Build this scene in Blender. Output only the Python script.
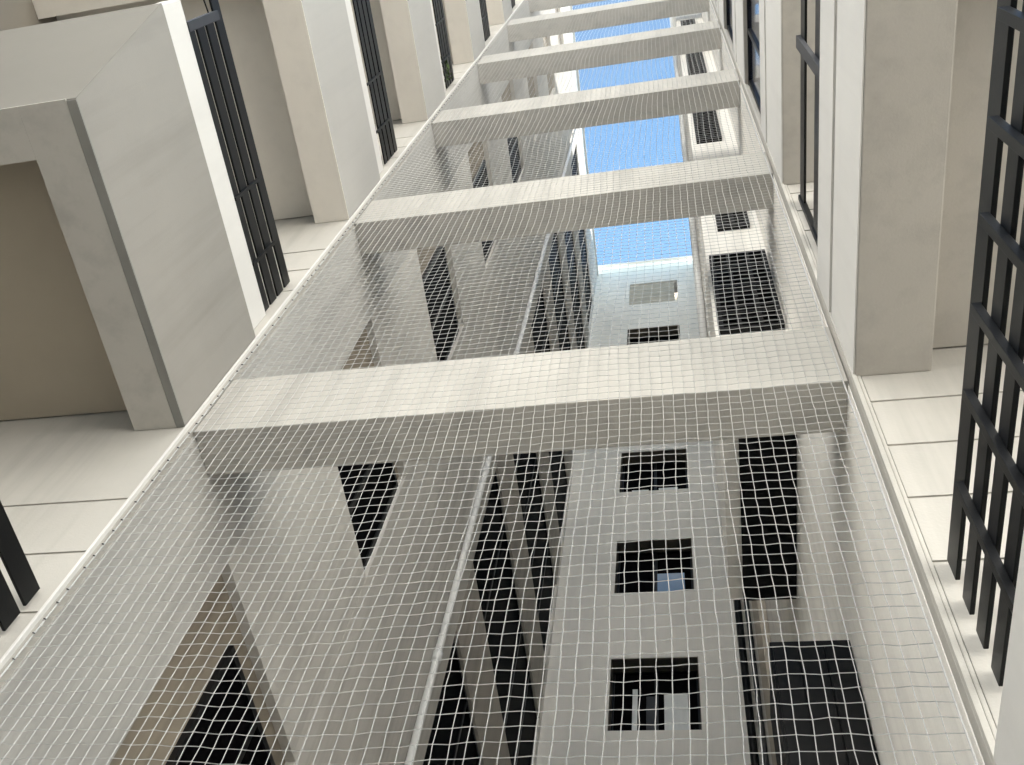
import bpy, bmesh, math, random
from mathutils import Vector, Matrix
R = math.radians
rnd = random.Random(7)
for o in list(bpy.data.objects): bpy.data.objects.remove(o)
sc = bpy.context.scene
COL = sc.collection

# ------------------------------------------------------------------ camera
CAMZ = 1.6                       # eye height; heights below are given above the eye and lifted by CAMZ
ROT = ((0.9749708414531376, 0.16184889907666125, 0.1524361905317549),
       (-0.05727415451226396, 0.8453145630864474, -0.5311901360707614),
       (-0.21482907052134742, 0.5091642400067402, 0.8334268097183416))   # world -> camera (x right, y down, z forward)
FPX, PX, PY = 1050.78, 460.14, 506.47
cd = bpy.data.cameras.new('camera'); cam = bpy.data.objects.new('camera', cd); COL.objects.link(cam)
cd.sensor_fit = 'HORIZONTAL'; cd.sensor_width = 36.0; cd.lens = FPX / 1024 * 36.0
cd.shift_x = (512 - PX) / 1024; cd.shift_y = (PY - 382.5) / 1024
cd.clip_start = 0.05; cd.clip_end = 2000
m = Matrix((ROT[0], [-v for v in ROT[1]], [-v for v in ROT[2]])).transposed().to_4x4()
m.translation = (0, 0, CAMZ); cam.matrix_world = m
sc.camera = cam

# ------------------------------------------------------------------ sky, sun, exposure
SUN_EL, SUN_AZ = R(46), R(8)            # azimuth from +Y towards +X: behind the facade, from the right
w = bpy.data.worlds.new('World'); sc.world = w; w.use_nodes = True
nt = w.node_tree; bg = nt.nodes['Background']
sky = nt.nodes.new('ShaderNodeTexSky'); sky.sky_type = 'NISHITA'; sky.sun_disc = False
sky.sun_elevation = SUN_EL; sky.sun_rotation = SUN_AZ % (2 * math.pi); sky.air_density = 1.0; sky.dust_density = 0.2; sky.ozone_density = 0.0
tint = nt.nodes.new('ShaderNodeMix'); tint.data_type = 'RGBA'; tint.blend_type = 'MULTIPLY'; tint.inputs[0].default_value = 1.0; tint.inputs[7].default_value = (0.76, 1.0, 1.0, 1)   # camera white balance of the sky
nt.links.new(sky.outputs[0], tint.inputs[6]); nt.links.new(tint.outputs[2], bg.inputs[0]); bg.inputs[1].default_value = 0.056
sl = bpy.data.lights.new('sun', 'SUN'); sl.energy = 5.0; sl.angle = R(0.53); sl.color = (1.0, 0.965, 0.91)
so = bpy.data.objects.new('sun', sl); COL.objects.link(so)
S = Vector((math.sin(SUN_AZ) * math.cos(SUN_EL), math.cos(SUN_AZ) * math.cos(SUN_EL), math.sin(SUN_EL)))
so.rotation_euler = S.to_track_quat('Z', 'Y').to_euler(); so.location = S * 60
sc.view_settings.view_transform = 'Standard'; sc.view_settings.look = 'None'
sc.view_settings.gamma = 1.0; sc.view_settings.exposure = 2.55
sc.view_settings.use_curve_mapping = False

# ------------------------------------------------------------------ materials
def mat(name, col, rough=0.7, var=0.05, scale=2.0, stretch=1.0, stain=0.0, bump=0.0, bscale=120.0, spec=0.3, metal=0.0, stain_col=None):
    M = bpy.data.materials.new(name); M.use_nodes = True
    t = M.node_tree; N = t.nodes; L = t.links
    b = N['Principled BSDF']
    b.inputs['Roughness'].default_value = rough; b.inputs['Metallic'].default_value = metal
    b.inputs['Specular IOR Level'].default_value = spec
    g = N.new('ShaderNodeNewGeometry')
    mp = N.new('ShaderNodeMapping'); mp.inputs['Scale'].default_value = (1, 1, 1.0 / stretch)
    L.new(g.outputs['Position'], mp.inputs['Vector'])
    n = N.new('ShaderNodeTexNoise'); n.inputs['Scale'].default_value = scale; n.inputs['Detail'].default_value = 6; n.inputs['Roughness'].default_value = 0.6
    L.new(mp.outputs[0], n.inputs['Vector'])
    cr = N.new('ShaderNodeValToRGB'); e = cr.color_ramp.elements
    e[0].position = 0.28; e[1].position = 0.72
    e[0].color = [max(c * (1 - var), 0) for c in col] + [1]; e[1].color = [min(c * (1 + var), 1) for c in col] + [1]
    L.new(n.outputs['Fac'], cr.inputs['Fac']); out = cr.outputs['Color']
    if stain > 0:
        mp2 = N.new('ShaderNodeMapping'); mp2.inputs['Scale'].default_value = (7, 7, 0.35)
        L.new(g.outputs['Position'], mp2.inputs['Vector'])
        n2 = N.new('ShaderNodeTexNoise'); n2.inputs['Scale'].default_value = 1.0; n2.inputs['Detail'].default_value = 5; n2.inputs['Roughness'].default_value = 0.65
        L.new(mp2.outputs[0], n2.inputs['Vector'])
        r2 = N.new('ShaderNodeValToRGB'); r2.color_ramp.elements[0].position = 0.48; r2.color_ramp.elements[1].position = 0.75
        r2.color_ramp.elements[0].color = (0, 0, 0, 1); r2.color_ramp.elements[1].color = (stain, stain, stain, 1)
        L.new(n2.outputs['Fac'], r2.inputs['Fac'])
        mx = N.new('ShaderNodeMix'); mx.data_type = 'RGBA'
        L.new(r2.outputs['Color'], mx.inputs[0]); L.new(out, mx.inputs[6])
        mx.inputs[7].default_value = (*(stain_col or [c * 0.45 for c in col]), 1)
        out = mx.outputs[2]
    L.new(out, b.inputs['Base Color'])
    if bump > 0:
        n3 = N.new('ShaderNodeTexNoise'); n3.inputs['Scale'].default_value = bscale; n3.inputs['Detail'].default_value = 4
        L.new(g.outputs['Position'], n3.inputs['Vector'])
        bp = N.new('ShaderNodeBump'); bp.inputs['Strength'].default_value = bump; bp.inputs['Distance'].default_value = 0.004
        L.new(n3.outputs['Fac'], bp.inputs['Height']); L.new(bp.outputs[0], b.inputs['Normal'])
    return M
M_FACADE = mat('facade_paint', (0.45, 0.43, 0.392), 0.7, 0.07, 1.5, bump=0.16, stain=0.32)
M_STREET = mat('bounce_block_paint', (0.79, 0.775, 0.75), 0.8, 0.05, 0.5)
M_BEAM   = mat('beam_paint', (0.475, 0.455, 0.415), 0.75, 0.08, 2.2, bump=0.2, stain=0.42)
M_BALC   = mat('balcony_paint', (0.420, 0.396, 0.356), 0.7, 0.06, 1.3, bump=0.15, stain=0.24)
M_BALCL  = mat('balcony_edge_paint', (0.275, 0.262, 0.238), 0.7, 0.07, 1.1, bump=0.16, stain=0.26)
M_EDGE   = mat('lit_upper_edge_paint', (0.385, 0.376, 0.355), 0.7, 0.05, 1.1, bump=0.12, stain=0.12)
M_UPC    = mat('lit_upper_ceiling_paint', (0.70, 0.66, 0.60), 0.8, 0.05, 1.4, bump=0.12, stain=0.10)
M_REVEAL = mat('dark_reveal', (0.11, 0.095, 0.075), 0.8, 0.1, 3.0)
M_CEIL   = mat('shaded_ceiling_paint', (0.40, 0.352, 0.28), 0.8, 0.05, 1.6, bump=0.1)
M_SHADE   = mat('front_shade_paint', (0.155, 0.147, 0.128), 0.75, 0.06, 1.4, bump=0.1)
M_WING   = mat('shade_wing_paint', (0.160, 0.144, 0.120), 0.8, 0.05, 1.6, bump=0.1)
M_CAP    = mat('parapet_paint', (0.627, 0.614, 0.587), 0.65, 0.03, 2.0, bump=0.1, stain=0.10)
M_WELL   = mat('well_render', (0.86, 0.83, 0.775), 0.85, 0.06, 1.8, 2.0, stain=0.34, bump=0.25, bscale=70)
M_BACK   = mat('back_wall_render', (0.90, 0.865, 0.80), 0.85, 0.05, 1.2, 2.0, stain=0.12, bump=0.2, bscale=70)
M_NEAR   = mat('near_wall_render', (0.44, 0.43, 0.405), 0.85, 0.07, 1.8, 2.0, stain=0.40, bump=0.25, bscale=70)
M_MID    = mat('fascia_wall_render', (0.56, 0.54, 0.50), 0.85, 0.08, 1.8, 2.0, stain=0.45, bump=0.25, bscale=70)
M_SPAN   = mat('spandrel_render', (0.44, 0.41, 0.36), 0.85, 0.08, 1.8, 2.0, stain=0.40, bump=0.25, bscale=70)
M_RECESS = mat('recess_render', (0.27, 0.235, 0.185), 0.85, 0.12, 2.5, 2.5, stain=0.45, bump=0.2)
M_BLACK  = mat('black_metal', (0.0035, 0.0037, 0.0042), 0.42, 0.25, 9.0, bump=0.05, spec=0.25)
M_GREY   = mat('grey_metal', (0.035, 0.036, 0.04), 0.5, 0.1, 9.0, spec=0.4)
M_DRIP   = mat('grey_drip_edge', (0.22, 0.215, 0.20), 0.6, 0.1, 5.0)
M_PIPE   = mat('pale_pipe', (0.72, 0.72, 0.71), 0.45, 0.06, 6.0, stain=0.2, spec=0.4)
M_DUCT   = mat('beige_duct', (0.55, 0.49, 0.41), 0.6, 0.08, 4.0, stain=0.25)
M_DARK   = mat('dark_panel', (0.006, 0.006, 0.0065), 0.55, 0.3, 6.0, spec=0.15)
M_FRAME  = mat('window_frame_paint', (0.62, 0.63, 0.63), 0.4, 0.05, 6.0, spec=0.5)
M_SHUT   = mat('beige_blind', (0.50, 0.45, 0.36), 0.7, 0.05, 6.0)
M_NET    = mat('white_cord', (0.47, 0.468, 0.46), 0.6, 0.06, 20.0)
M_GROUND = mat('pale_paving', (0.46, 0.435, 0.395), 0.85, 0.12, 0.8, bump=0.3, bscale=30)
M_LEAF   = mat('leaf', (0.07, 0.11, 0.035), 0.55, 0.3, 12.0)
M_POT    = mat('clay_pot', (0.33, 0.15, 0.08), 0.8, 0.1, 10.0)
M_CURT   = mat('curtain_cloth', (0.84, 0.86, 0.85), 0.9, 0.08, 9.0, 6.0)
def glass(name, col, rough=0.06):
    M = bpy.data.materials.new(name); M.use_nodes = True
    b = M.node_tree.nodes['Principled BSDF']; b.inputs['Base Color'].default_value = (*col, 1)
    b.inputs['Roughness'].default_value = rough; b.inputs['Specular IOR Level'].default_value = 0.6
    t = M.node_tree; n = t.nodes.new('ShaderNodeTexNoise'); n.inputs['Scale'].default_value = 1.4
    g = t.nodes.new('ShaderNodeNewGeometry'); t.links.new(g.outputs['Position'], n.inputs['Vector'])
    bp = t.nodes.new('ShaderNodeBump'); bp.inputs['Strength'].default_value = 0.15; bp.inputs['Distance'].default_value = 0.02
    t.links.new(n.outputs['Fac'], bp.inputs['Height']); t.links.new(bp.outputs[0], b.inputs['Normal'])
    return M
M_GLASS = glass('dark_glass', (0.008, 0.009, 0.011))
M_VOID = glass('dull_dark_glass', (0.004, 0.004, 0.0045), 0.35); M_VOID.node_tree.nodes['Principled BSDF'].inputs['Specular IOR Level'].default_value = 0.05
M_VOID.node_tree.nodes['Principled BSDF'].inputs['IOR'].default_value = 1.08
M_NAVY = glass('navy_glass', (0.012, 0.018, 0.045), 0.08)
M_BLUE  = glass('sky_reflection_glass', (0.13, 0.25, 0.44), 0.12)

# ------------------------------------------------------------------ mesh helpers
def bm_box(bm, x0, x1, y0, y1, z0, z1, bev=0.0):
    """axis-aligned box; z given above the eye"""
    mt = Matrix.Translation(((x0 + x1) / 2, (y0 + y1) / 2, (z0 + z1) / 2 + CAMZ)) @ Matrix.Diagonal((abs(x1 - x0), abs(y1 - y0), abs(z1 - z0), 1))
    g = bmesh.ops.create_cube(bm, size=1.0, matrix=mt)
    if bev > 0:
        es = set()
        for v in g['verts']: es.update(v.link_edges)
        bmesh.ops.bevel(bm, geom=list(es), offset=bev, segments=2, profile=0.7, affect='EDGES')
def bm_cyl(bm, a, b, r, n=10):
    a = Vector(a) + Vector((0, 0, CAMZ)); b = Vector(b) + Vector((0, 0, CAMZ)); d = b - a
    mt = Matrix.Translation((a + b) / 2) @ d.to_track_quat('Z', 'Y').to_matrix().to_4x4()
    bmesh.ops.create_cone(bm, cap_ends=True, segments=n, radius1=r, radius2=r, depth=d.length, matrix=mt)
def build(name, bm, material, parent=None, smooth=False):
    me = bpy.data.meshes.new(name); bm.to_mesh(me); bm.free(); me.materials.append(material)
    if smooth:
        for p in me.polygons: p.use_smooth = True
    o = bpy.data.objects.new(name, me); COL.objects.link(o)
    if parent is not None:
        o.parent = parent; o.matrix_parent_inverse = parent.matrix_world.inverted() if parent.type == 'EMPTY' and False else Matrix.Identity(4)
    return o
def boxes(name, material, parent, *bs, bev=0.0):
    bm = bmesh.new()
    for b in bs: bm_box(bm, *b, bev=bev)
    return build(name, bm, material, parent)
def tag(o, label=None, cat=None, group=None, kind=None):
    if label: o['label'] = label
    if cat: o['category'] = cat
    if group: o['group'] = group
    if kind: o['kind'] = kind
    return o
def empty(name): 
    o = bpy.data.objects.new(name, None); COL.objects.link(o); return o
def dup(o, dz, parent):
    c = o.copy(); COL.objects.link(c); c.parent = parent; c.location = (o.location.x, o.location.y, o.location.z + dz); return c

# ------------------------------------------------------------------ measures (metres, z above the eye)
H = 3.0                 # storey
Z0 = 3.858              # underside of the first cross beam in view
XL, XR = -2.131, 0.62   # the slot between the two wings
YF = 1.862              # face of the facade
YB = 1.893              # face of the cross beams
YN = 1.882              # plane of the net
YW = 9.8                # back wall of the light well
ROOF = 27.5
GZ = -CAMZ

# ------------------------------------------------------------------ ground
bm = bmesh.new(); bm_box(bm, -400, 400, -400, 400, GZ - 0.3, GZ)
tag(build('ground', bm, M_GROUND), kind='structure')

# ------------------------------------------------------------------ unseen block added across the street to bounce sunlight onto the facade
OB = empty('bounce_block'); tag(OB, 'cream street block added behind the viewer to bounce sunlight', 'building')
boxes('wall', M_STREET, OB, (-45, 45, -30, -18, GZ, 24))
bm = bmesh.new()
for i in range(-20, 21):
    for j in range(7): bm_box(bm, i * 2.2 - 0.5, i * 2.2 + 0.5, -18.02, -17.98, GZ + 1.0 + j * 3.2, GZ + 2.4 + j * 3.2)
build('window', bm, M_GLASS, OB)['kind'] = 'stuff'

# ------------------------------------------------------------------ the apartment building
B = empty('apartment_building')
tag(B, 'cream apartment building with a narrow light well between its two wings', 'building')

# solid wings behind the visible faces
boxes('wing_mass', M_WELL, B, (-9, -3.05, 2.2, 14, GZ, ROOF - 0.02))
boxes('wing_mass', M_WELL, B, (1.15, 8, 2.2, 14, GZ, ROOF - 0.02))
boxes('wing_mass', M_BACK, B, (-3.04, 1.14, YW + 0.75, 14, GZ, ROOF + 0.6))
boxes('facade_wall', M_FACADE, B, (-9, XL, YF + 0.0065, 2.19, GZ, ROOF), bev=0.004)
boxes('facade_wall', M_FACADE, B, (XR, 8, YF + 0.0065, 2.19, GZ, ROOF), bev=0.004)

# recessed-joint panels on the facade beside the slot
for k in range(-1, 6):
    dz = H * k
    for z0, z1 in ((1.6, 2.520), (2.532, 2.880), (2.892, 3.246), (3.258, 3.90)):
        boxes('wall_panel', M_FACADE, B, (-3.898, XL - 0.020, YF, YF + 0.006, z0 + dz + 0.003, z1 + dz - 0.003), bev=0.003)
    for z0, z1 in ((1.25, 2.590), (2.602, 2.936), (2.948, 3.272), (3.284, 3.600), (3.612, 3.86)):
        boxes('wall_panel', M_FACADE, B, (XR + 0.036, 4.1, YF, YF + 0.006, z0 + dz + 0.003, z1 + dz - 0.003), bev=0.003)
# corner trims of the slot
boxes('corner_trim', M_CAP, B, (XL - 0.015, XL - 0.001, YF - 0.010, YF + 0.05, GZ, ROOF), bev=0.004)
boxes('corner_trim', M_BEAM, B, (XR + 0.001, XR + 0.018, YF - 0.012, YF + 0.05, GZ, ROOF), (XR + 0.020, XR + 0.033, YF - 0.006, YF + 0.05, GZ, ROOF), bev=0.004)

boxes('jamb_lining', M_NEAR, B, (XL + 0.0005, XL + 0.004, YF + 0.052, 2.191, GZ, ROOF))
boxes('jamb_lining', M_WELL, B, (XR - 0.004, XR - 0.0005, YF + 0.052, 2.191, GZ, ROOF))
# cross beams, one at each storey
bm = bmesh.new(); bm_box(bm, XL + 0.005, XR - 0.005, YB, 2.115, Z0, 4.395, bev=0.006)
beam = build('cross_beam', bm, M_BEAM, B)
for k in range(-1, 8):
    if k: dup(beam, H * k, B)

# ---- left wall of the well: piers and spandrels with two columns of recessed openings
T = 0.5
def wl(name, y0, y1, z0, z1, m=M_WELL): return boxes(name, m, B, (XL - T, XL, y0, y1, z0, z1), bev=0.004)
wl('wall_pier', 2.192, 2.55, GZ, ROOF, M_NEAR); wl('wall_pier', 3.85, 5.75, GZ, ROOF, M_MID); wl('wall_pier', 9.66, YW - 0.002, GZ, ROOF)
A0, A1, B0, B1 = 2.46, 3.80, 2.35, 4.30
prevA = prevB = GZ
for k in range(0, 9):
    dz = H * (k - 1)
    a0, a1, b0, b1 = (v + dz + (H if False else 0) for v in (A0, A1, B0, B1))
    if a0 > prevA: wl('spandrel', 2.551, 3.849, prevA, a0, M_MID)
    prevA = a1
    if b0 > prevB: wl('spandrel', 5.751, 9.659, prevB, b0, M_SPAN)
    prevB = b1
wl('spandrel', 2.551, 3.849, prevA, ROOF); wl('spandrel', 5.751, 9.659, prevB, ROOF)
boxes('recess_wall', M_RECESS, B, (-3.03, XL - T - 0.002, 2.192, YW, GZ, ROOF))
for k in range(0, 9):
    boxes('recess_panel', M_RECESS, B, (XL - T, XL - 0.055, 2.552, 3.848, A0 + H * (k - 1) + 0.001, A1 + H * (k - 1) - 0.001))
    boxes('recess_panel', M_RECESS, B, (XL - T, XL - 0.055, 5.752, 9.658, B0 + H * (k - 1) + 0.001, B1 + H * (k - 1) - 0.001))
def wall_window(y0, y1, z0, z1, n, fm=M_GREY):
    x = XL - 0.054
    bm = bmesh.new(); t = 0.04
    bm_box(bm, x, x + 0.03, y0, y1, z1 - t, z1); bm_box(bm, x, x + 0.03, y0, y1, z0, z0 + t)
    for i in range(n + 1):
        y = y0 + (y1 - y0 - t) * i / n
        bm_box(bm, x, x + 0.028, y, y + t, z0 + t, z1 - t)
    f = build('window', bm, fm, B)
    for i in range(n):
        ya = y0 + (y1 - y0 - t) * i / n + t; yb = y0 + (y1 - y0 - t) * (i + 1) / n
        boxes('pane', M_VOID, f, (x + 0.004, x + 0.016, ya, yb, z0 + t, z1 - t))
for k in range(0, 9):
    dz = H * (k - 1)
    if k < 6: wall_window(2.92, 3.845, A0 + dz + 0.005, A1 + dz - 0.16, 2, M_BLACK)
    wall_window(5.79, 9.64, B0 + dz + 0.005, B1 + dz - 0.03, 5, M_BLACK)
bm = bmesh.new(); bm_cyl(bm, (XL + 0.04, 5.36, GZ), (XL + 0.04, 5.36, ROOF - 0.3), 0.032, 14)
for z in range(0, 27, 3): bm_cyl(bm, (XL + 0.04, 5.36, z + 0.4), (XL + 0.04, 5.36, z + 0.5), 0.042, 14)
build('downpipe', bm, M_PIPE, B, True)
boxes('coping', M_CAP, B, (-3.0, XL + 0.04, 2.2, YW - 0.01, ROOF + 0.001, ROOF + 0.09), bev=0.01)

# ---- right wall, service shaft
boxes('wall_pier', M_WELL, B, (XR, 1.149, 2.192, YW - 0.002, GZ, ROOF), bev=0.004)
SX = 0.20
shaft = boxes('service_shaft', M_WELL, B, (SX, XR - 0.001, 2.6, 4.25, 5.6, ROOF), bev=0.006)
boxes('shaft_soffit', M_DARK, shaft, (SX + 0.09, XR - 0.004, 2.63, 4.24, 5.575, 5.598))
def louvre(x0, x1, y, z0, z1, n, parent, name='louvre', nv=2):
    bm = bmesh.new(); t = 0.03
    bm_box(bm, x0, x0 + t, y - 0.035, y + 0.004, z0, z1); bm_box(bm, x1 - t, x1, y - 0.035, y + 0.004, z0, z1)
    bm_box(bm, x0 + t, x1 - t, y - 0.034, y + 0.004, z0, z0 + t); bm_box(bm, x0 + t, x1 - t, y - 0.034, y + 0.004, z1 - t, z1)
    for i in range(1, nv + 1):
        x = x0 + (x1 - x0) * i / (nv + 1); bm_box(bm, x - 0.012, x + 0.012, y - 0.038, y - 0.004, z0 + t, z1 - t)
    bm_box(bm, x0 + t, x1 - t, y - 0.006, y - 0.001, z0 + t, z1 - t)
    f = build(name, bm, M_DARK, parent)
    for i in range(n):
        z = z0 + t + (z1 - z0 - 2 * t) * (i + 0.5) / n
        b2 = bmesh.new(); bm_box(b2, x0 + t, x1 - t, y - 0.03, y - 0.008, z - 0.006, z + 0.006)
        build('slat', b2, M_BLACK, f) if parent is B else b2.free()
    return f
louvre(SX + 0.02, 0.60, 2.598, 6.05, 7.40, 14, B)
louvre(0.31, 0.545, 2.598, 8.0, 8.6, 6, B, 'vent', 1)
louvre(0.25, 0.49, 2.598, 10.75, 12.3, 12, B)
louvre(0.27, 0.49, 2.598, 14.1, 15.6, 10, B)
for z in (17.4, 20.4, 23.4): louvre(0.27, 0.49, 2.598, z, z + 1.3, 6, B)
bm = bmesh.new(); bm_cyl(bm, (SX - 0.035, 3.3, 6.6), (SX - 0.035, 3.3, ROOF - 0.4), 0.03, 12); build('downpipe', bm, M_PIPE, B, True)
# low dark cabinet, duct and pipes on the right wall
cab = empty('louvred_cabinet'); tag(cab, 'black louvred equipment cabinet low on the right wall of the light well', 'cabinet')
boxes('casing', M_DARK, cab, (0.29, XR - 0.002, 3.0, 3.42, 1.0, 3.65), bev=0.006)
for i in range(3):
    x = 0.30 + 0.105 * i
    boxes('door_panel', M_DARK, cab, (x, x + 0.098, 2.985, 2.999, 1.05, 3.60), bev=0.003)
boxes('duct', M_DUCT, B, (0.545, XR - 0.001, 6.2, 6.85, GZ, 9.72), bev=0.01)
bm = bmesh.new(); bm_cyl(bm, (0.56, 9.5, GZ), (0.56, 9.5, ROOF), 0.05, 12); build('downpipe', bm, M_BLACK, B, True)
bm = bmesh.new(); bm_cyl(bm, (0.585, 8.1, GZ), (0.585, 8.1, ROOF), 0.03, 12); build('downpipe', bm, M_GREY, B, True)
boxes('coping', M_CAP, B, (0.40, 1.1, 4.26, YW - 0.01, ROOF + 0.001, ROOF + 0.12), bev=0.01)
boxes('coping', M_CAP, B, (SX - 0.04, 1.1, 2.2, 4.255, ROOF + 0.001, ROOF + 0.12), bev=0.01)

# ---- back wall with its column of windows
WX0, WX1, WH = -1.245, -0.035, 1.45
tops = [11.65 - 3 * i for i in range(4, 0, -1)] + [11.65 + 3 * i for i in range(0, 6)]
prev = GZ; BT = 28.25
boxes('back_wall', M_BACK, B, (XL, WX0, YW, YW + 0.35, GZ, BT))
boxes('back_wall', M_BACK, B, (WX1, XR, YW, YW + 0.35, GZ, BT))
for i, t in enumerate(tops):
    z0 = t - WH
    boxes('spandrel', M_BACK, B, (WX0 + 0.0005, WX1 - 0.0005, YW, YW + 0.35, prev, z0)); prev = t
boxes('spandrel', M_BACK, B, (WX0 + 0.0005, WX1 - 0.0005, YW, YW + 0.35, prev, BT))
boxes('coping', M_CAP, B, (XL - 0.2, XR + 0.2, YW - 0.03, YW + 0.5, BT + 0.001, BT + 0.07), bev=0.01)
for i, t in enumerate(tops):
    if t < 8: continue
    z0 = t - WH; y = YW + 0.25
    boxes('room_back', M_DARK, B, (WX0 - 0.3, WX1 + 0.3, YW + 0.70, YW + 0.72, z0 - 0.3, t + 0.3))
    if t > 26:                                                   # closed blind in the top window
        f = boxes('window', M_SHUT, B, (WX0, WX1 - 0.08, y - 0.2, y - 0.17, z0, t - 0.02), bev=0.004)
        for j in range(12): boxes('slat', M_SHUT, f, (WX0 + 0.02, WX1 - 0.1, y - 0.212, y - 0.2005, z0 + 0.03 + j * 0.115, z0 + 0.03 + j * 0.115 + 0.1), bev=0.002)
        continue
    boxes('reveal', M_REVEAL, B, (WX0 + 0.001, WX1 - 0.001, YW + 0.012, y - 0.001, t - 0.012, t - 0.001))
    boxes('reveal', M_REVEAL, B, (WX0 + 0.001, WX0 + 0.012, YW + 0.012, y - 0.001, z0 + 0.001, t - 0.0125))
    boxes('reveal', M_REVEAL, B, (WX1 - 0.012, WX1 - 0.001, YW + 0.012, y - 0.001, z0 + 0.001, t - 0.0125))
    bm = bmesh.new(); q = 0.04
    bm_box(bm, WX0, WX1, y, y + 0.05, z0, z0 + q); bm_box(bm, WX0, WX1, y, y + 0.05, t - q, t)
    bm_box(bm, WX0, WX0 + q, y, y + 0.05, z0 + q, t - q); bm_box(bm, WX1 - q, WX1, y, y + 0.05, z0 + q, t - q)
    xm = WX0 + 0.62
    bm_box(bm, xm - 0.025, xm + 0.025, y, y + 0.05, z0 + q, t - q)
    f = build('window', bm, M_BLACK if t < 40 else M_FRAME, B)
    boxes('pane', M_VOID, f, (WX0 + q, xm - 0.025, y + 0.03, y + 0.04, z0 + q, t - q))
    if i == 4:      # lowest in view: a pale curtain and a pale sash
        boxes('pane', M_VOID, f, (xm + 0.025, WX1 - q, y + 0.03, y + 0.04, z0 + q, t - q))
        boxes('sash', M_CURT, f, (-0.52, -0.20, y - 0.02, y - 0.004, z0 + 0.01, z0 + 0.93), bev=0.004)
        boxes('curtain', M_CURT, f, (-0.95, -0.88, y - 0.02, y - 0.003, z0 + 0.01, z0 + 1.05), bev=0.004)
        boxes('curtain', M_GREY, f, (-0.76, -0.60, y - 0.02, y - 0.003, z0 + 0.01, z0 + 0.9), bev=0.004)
    elif i == 5:
        boxes('pane', M_BLUE, f, (xm + 0.025, WX1 - 0.14, y - 0.01, y, z0 + 0.02, z0 + 0.80))  # sky reflection painted as a blue pane colour
        boxes('pane', M_VOID, f, (xm + 0.025, WX1 - q, y + 0.03, y + 0.04, z0 + q, t - q))
    else:
        boxes('pane', M_VOID, f, (xm + 0.025, WX1 - q, y + 0.03, y + 0.04, z0 + q, t - q))
        boxes('curtain', M_CURT, f, (WX0 + 0.2, WX0 + 0.5, y - 0.02, y - 0.003, z0 + 0.01, z0 + 0.42), bev=0.004)
        boxes('curtain', M_CURT, f, (WX0 + 0.68, WX0 + 1.02, y - 0.02, y - 0.003, z0 + 0.01, z0 + 0.45), bev=0.004)

# ---- balconies
boxes('added_shade_wing', M_WING, B, (-9, -3.9, -1.0, YF - 0.001, GZ, ROOF))  # wing added to block light from the left balconies
FR = 0.27
def prism(name, material, parent, x0, x1, prof, bev=0.005):
    """profile of (y, z) points pushed along x"""
    bm = bmesh.new()
    va = [bm.verts.new((x0, y, z + CAMZ)) for y, z in prof]; vb = [bm.verts.new((x1, y, z + CAMZ)) for y, z in prof]
    n = len(prof)
    bm.faces.new(va); bm.faces.new(list(reversed(vb)))
    for i in range(n): bm.faces.new((va[i], vb[i], vb[(i + 1) % n], va[(i + 1) % n]))
    bmesh.ops.recalc_face_normals(bm, faces=bm.faces[:])
    if bev: bmesh.ops.bevel(bm, geom=bm.edges[:], offset=bev, segments=2, profile=0.7, affect='EDGES')
    return build(name, bm, material, parent)
LW = -3.9
def balcony_left(dz):
    xo, xi = -2.15, LW + 0.002
    b = boxes('balcony', M_BALC, B, (xi, -2.3965, 0.70, YF - 0.001, 4.60 + dz, 4.838 + dz))
    em, cm, fy = (M_BALCL, M_CEIL, 0.0) if dz < 1 else (M_EDGE, M_UPC, -0.32)  # darker paints below, lighter above: each storey's light is put into the colour
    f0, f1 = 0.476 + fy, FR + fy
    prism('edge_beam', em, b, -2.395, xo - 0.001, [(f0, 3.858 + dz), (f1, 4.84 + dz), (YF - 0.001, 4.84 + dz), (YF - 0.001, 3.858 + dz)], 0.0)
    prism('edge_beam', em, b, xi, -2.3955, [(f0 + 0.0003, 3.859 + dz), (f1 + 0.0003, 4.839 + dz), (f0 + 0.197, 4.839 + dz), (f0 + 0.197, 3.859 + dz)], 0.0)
    prism('front_shade_sheet', M_SHADE, b, xi, xo - 0.0012, [(f0 - 0.0014, 3.860 + dz), (f1 - 0.0014, 4.838 + dz), (f1 - 0.0005, 4.838 + dz), (f0 - 0.0005, 3.860 + dz)], 0.0)  # thin dark sheet over the beam front, shade put into its colour
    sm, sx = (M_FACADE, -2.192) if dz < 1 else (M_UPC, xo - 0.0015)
    boxes('lit_soffit_sheet', sm, b, (-2.394, sx, f0 - 0.003, YF - 0.003, 3.8495 + dz, 3.8578 + dz))  # pale sheets under the beams, bounce light put into their colour
    boxes('lit_soffit_sheet', sm, b, (xi, -2.3945, f0 - 0.003, f0 + 0.196, 3.8495 + dz, 3.8588 + dz))
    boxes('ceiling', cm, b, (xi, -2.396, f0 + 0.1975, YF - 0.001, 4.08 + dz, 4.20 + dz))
    if dz < 1: boxes('drip_edge', M_DRIP, b, (-2.190, xo + 0.001, 0.480, YF - 0.002, 3.849 + dz, 3.8575 + dz))
    boxes('parapet', M_CAP, b, (-2.30, -2.20, f1 + 0.012, YF - 0.001, 4.841 + dz, 5.165 + dz), bev=0.005)
    return b
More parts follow.
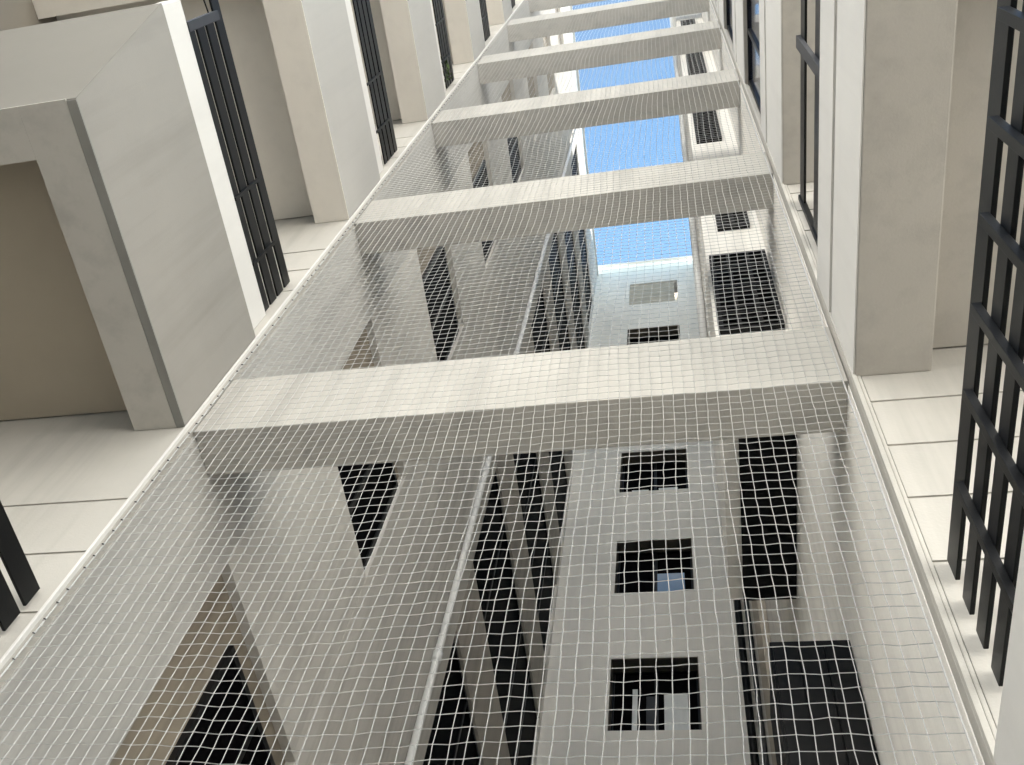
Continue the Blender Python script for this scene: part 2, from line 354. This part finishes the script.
def balcony_right(dz, drop=0.0):
    xo, xi = 0.632, 3.9
    bm = bmesh.new()
    bm_box(bm, xo + 0.012, xi, FR, YF - 0.001, 4.402 + dz, 4.445 + dz)
    b = build('balcony', bm, M_BALC, B)
    boxes('edge_beam', M_BALC, b, (xo, 0.905, FR + 0.002, YF - 0.001, 3.82 - drop + dz, 4.40 + dz), bev=0.006)
    boxes('edge_beam', M_BALC, b, (0.906, xi, FR + 0.002, FR + 0.22, 3.821 - drop + dz, 4.40 + dz), bev=0.005)
    boxes('edge_beam', M_BALC, b, (xi - 0.25, xi, FR + 0.221, YF - 0.001, 3.82 - drop + dz, 4.40 + dz), bev=0.005)
    boxes('ceiling', M_BALC, b, (0.906, xi - 0.251, FR + 0.221, YF - 0.001, 4.02 - drop + dz, 4.20 + dz))
    boxes('lit_side_sheet', M_CAP, b, (xo - 0.006, xo - 0.001, FR + 0.004, YF - 0.002, 3.822 - drop + dz, 4.398 + dz))  # thin pale sheet on the beam side, light put into its colour
    boxes('parapet', M_CAP, b, (0.622, 0.74, FR, YF - 0.001, 4.447 + dz, 4.835 + dz), (0.741, xi, FR, FR + 0.11, 4.447 + dz, 4.835 + dz), bev=0.005)
    return b
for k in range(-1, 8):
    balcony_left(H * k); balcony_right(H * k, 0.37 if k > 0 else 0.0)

# ------------------------------------------------------------------ railings
ordn = {-1: 'lowest', 0: 'second', 1: 'third', 2: 'fourth', 3: 'fifth', 4: 'sixth'}
def railing(side, k, label):
    dz = H * k
    r = empty('balcony_railing'); tag(r, label, 'railing', 'black railings on the balconies either side of the light well')
    if side == 'L':
        x0, x1 = -2.218, -2.206
        up = 0.10 if k > 0 else 0.0
        for i, (z, h) in enumerate(((5.215, 0.075), (5.335, 0.10), (5.465, 0.10), (5.60, 0.10))):
            boxes('rail', M_BLACK, r, (x0, x1, 0.20 if i == 3 else 0.40, YF - 0.012, z - h / 2 + dz + up, z + h / 2 + dz + up), bev=0.003)
        for y in (1.23, 1.58):
            boxes('post', M_BLACK, r, (x1 + 0.001, x1 + 0.012, y - 0.009, y + 0.009, 5.167 + dz, 5.55 + dz + up), bev=0.002)
        boxes('end_post', M_GREY, r, (x0 - 0.01, x1 + 0.012, 0.385, 0.43, 5.166 + dz, 5.58 + dz + up), bev=0.003)
        if k == 0:
            bm = bmesh.new(); bm_cyl(bm, (-2.215, 0.39, 5.50), (-2.225, 0.15, 5.46), 0.004, 6); build('cable', bm, M_BLACK, r)
    elif k < 0:
        x0, x1 = 0.690, 0.703
        for z, h in ((5.095, 0.072), (5.235, 0.074), (5.375, 0.078), (5.54, 0.10)):
            boxes('rail', M_BLACK, r, (x0, x1, FR + 0.03, YF - 0.012, z - h / 2 + dz, z + h / 2 + dz), bev=0.003)
        for y in (0.42, 0.636, 0.845, 1.06, 1.285, 1.55):
            boxes('post', M_BLACK, r, (x0 - 0.022, x0 - 0.001, y - 0.012, y + 0.012, 4.836 + dz, 5.498 + dz), bev=0.002)
    else:
        x0, x1 = 0.690, 0.703
        for z, h in ((5.05, 0.07), (5.42, 0.22), (6.02, 0.17)):
            boxes('rail', M_BLACK, r, (x0, x1, FR + 0.03, YF - 0.04, z - h / 2 + dz, z + h / 2 + dz), bev=0.003)
        for y in (0.45, 1.02):
            boxes('post', M_GREY, r, (x0 - 0.024, x0 - 0.001, y - 0.03, y + 0.03, 4.836 + dz, 6.10 + dz), bev=0.003)
        boxes('end_post', M_BLACK, r, (x0 - 0.01, x1 + 0.005, YF - 0.039, YF - 0.012, 4.836 + dz, 6.11 + dz), bev=0.003)
    return r
def glazing(k, label):
    """dark glass screen closing a balcony from parapet to the slab above"""
    dz = H * k; z0, z1 = 4.837 + dz, 6.448 + dz; x0, x1 = 0.655, 0.70
    g = empty('balcony_glazing'); tag(g, label, 'glazing', 'dark glass screens on the upper right balconies')
    ys = [FR + 0.02, 0.66, 1.05, 1.44, YF - 0.03]
    boxes('frame', M_BLACK, g, (x0, x1, FR + 0.02, YF - 0.006, z0, z0 + 0.05), bev=0.002)
    boxes('frame', M_BLACK, g, (x0, x1, FR + 0.02, YF - 0.006, z1 - 0.05, z1), bev=0.002)
    for y in ys: boxes('mullion', M_BLACK, g, (x0 + 0.002, x1, y - 0.018, y + 0.018, z0 + 0.051, z1 - 0.051), bev=0.002)
    for a, b in zip(ys, ys[1:]): boxes('pane', M_NAVY, g, (x0 + 0.018, x0 + 0.026, a + 0.019, b - 0.019, z0 + 0.051, z1 - 0.051))
    return g
for k in range(-1, 5):
    railing('L', k, 'black bar railing on the %s balcony up, left of the net' % ordn[k])
    if k < 1: railing('R', k, 'black bar railing on the %s balcony up, right of the net' % ordn[k])
    else: glazing(k, 'dark blue glass screen on the %s balcony up, right of the net' % ordn[k])

# ------------------------------------------------------------------ the safety net
net = empty('safety_net'); tag(net, 'white knotted safety net stretched up the whole opening in front of the beams', 'net')
NX, CZ_ = 64, 0.0545
NZ = int((ROOF - 0.9) / CZ_)
xa, xb = XL + 0.006, 0.592
def hsh(i, j, s):
    v = math.sin(i * 127.1 + j * 311.7 + s * 74.7) * 43758.5453; return v - math.floor(v) - 0.5
def node(i, j):
    u = i / NX; z = 0.9 + j * CZ_
    e = math.sin(math.pi * u)
    x = xa + (xb - xa) * u + e * (0.011 * math.sin(z * 1.7 + u * 5) + 0.008 * math.sin(z * 3.9 - u * 9)) + 0.0035 * hsh(i, j, 1)
    y = YN - e * (0.004 + 0.003 * math.sin(z * 2.2 + u * 4))
    zz = z + e * (0.014 * math.sin(u * 7 + z * 0.9) + 0.009 * math.sin(u * 17 + z * 2.3)) - 0.02 * e + 0.0035 * hsh(i, j, 2) + 0.003 * math.sin(i * 2.1 + j)
    return (x, y, zz + CAMZ)
P = [[node(i, j) for i in range(NX + 1)] for j in range(NZ + 1)]
RAD = 0.00145
tri = [(math.cos(a) , math.sin(a)) for a in (R(-90), R(30), R(150))]
V, F = [], []
for i in range(NX + 1):                       # upright strands
    base = len(V)
    for j in range(NZ + 1):
        x, y, z = P[j][i]
        for c, s in tri: V.append((x + RAD * c, y + RAD * s, z))
    for j in range(NZ):
        for q in range(3):
            a, b = base + j * 3 + q, base + j * 3 + (q + 1) % 3
            F.append((a, b, b + 3, a + 3))
for j in range(NZ + 1):                       # level strands
    base = len(V); rl = RAD * max(0.55, min(1.0, 1.0 - (0.9 + j * CZ_ - 4.5) * 0.12))
    for i in range(NX + 1):
        x, y, z = P[j][i]
        for c, s in tri: V.append((x, y + rl * s, z + rl * c))
    for i in range(NX):
        for q in range(3):
            a, b = base + i * 3 + q, base + i * 3 + (q + 1) % 3
            F.append((a, a + 3, b + 3, b))
me = bpy.data.meshes.new('mesh_cords'); me.from_pydata(V, [], F); me.materials.append(M_NET); me.update()
o = bpy.data.objects.new('mesh_cords', me); COL.objects.link(o); o.parent = net; o['kind'] = 'stuff'
V, F = [], []
KR = 0.0037
for j in range(0, min(NZ + 1, 230)):
    for i in range(NX + 1):
        x, y, z = P[j][i]; b = len(V)
        V += [(x + KR, y, z), (x - KR, y, z), (x, y + KR, z), (x, y - KR, z), (x, y, z + KR), (x, y, z - KR)]
        F += [(b, b + 2, b + 4), (b + 2, b + 1, b + 4), (b + 1, b + 3, b + 4), (b + 3, b, b + 4), (b + 2, b, b + 5), (b + 1, b + 2, b + 5), (b + 3, b + 1, b + 5), (b, b + 3, b + 5)]
me = bpy.data.meshes.new('knots'); me.from_pydata(V, [], F); me.materials.append(M_NET); me.update()
o = bpy.data.objects.new('knots', me); COL.objects.link(o); o.parent = net; o['kind'] = 'stuff'
for x, m_, r_ in ((xa - 0.001, M_NET, 0.003), (xb + 0.002, M_NET, 0.003)):      # border ropes
    bm = bmesh.new(); pts = [(x + 0.002 * math.sin(j * 0.37), YN + 0.0005, 0.9 + j * 0.109) for j in range(0, 244)]
    for a, b in zip(pts, pts[1:]): bm_cyl(bm, a, b, r_, 6)
    build('border_rope', bm, m_, net)
bm = bmesh.new()
z = 1.2
while z < 14:
    bm_cyl(bm, (XL - 0.0005, YN - 0.004, z), (XL + 0.010, YN - 0.005, z - 0.006), 0.0025, 6)
    z += rnd.choice((0.075, 0.09, 0.11, 0.13))
o = build('hooks', bm, M_GREY, net); o['kind'] = 'stuff'

# ------------------------------------------------------------------ a trailing plant on an upper left balcony
pl = empty('potted_plant'); tag(pl, 'small trailing green plant over the fourth left balcony railing', 'plant')
bm = bmesh.new()
bmesh.ops.create_cone(bm, cap_ends=True, segments=16, radius1=0.075, radius2=0.1, depth=0.16, matrix=Matrix.Translation((-2.33, 1.70, 11.25 + CAMZ)))
build('pot', bm, M_POT, pl, True)
bm = bmesh.new()
for i in range(70):
    a = rnd.random() * 6.28; rr = 0.02 + 0.16 * rnd.random() ** 0.6
    c = Vector((-2.26 + 0.6 * rr * math.cos(a), 1.70 + 0.8 * rr * math.sin(a), 11.40 + CAMZ + 0.16 * (rnd.random() - 0.6)))
    d1 = Vector((rnd.uniform(-1, 1), rnd.uniform(-1, 1), rnd.uniform(-1, 1))).normalized(); d2 = d1.orthogonal().normalized()
    s = rnd.uniform(0.018, 0.04)
    vs = [bm.verts.new(c + d1 * s), bm.verts.new(c + d2 * s * 0.45), bm.verts.new(c - d1 * s), bm.verts.new(c - d2 * s * 0.45)]
    bm.faces.new(vs)
build('foliage', bm, M_LEAF, pl)['kind'] = 'stuff'
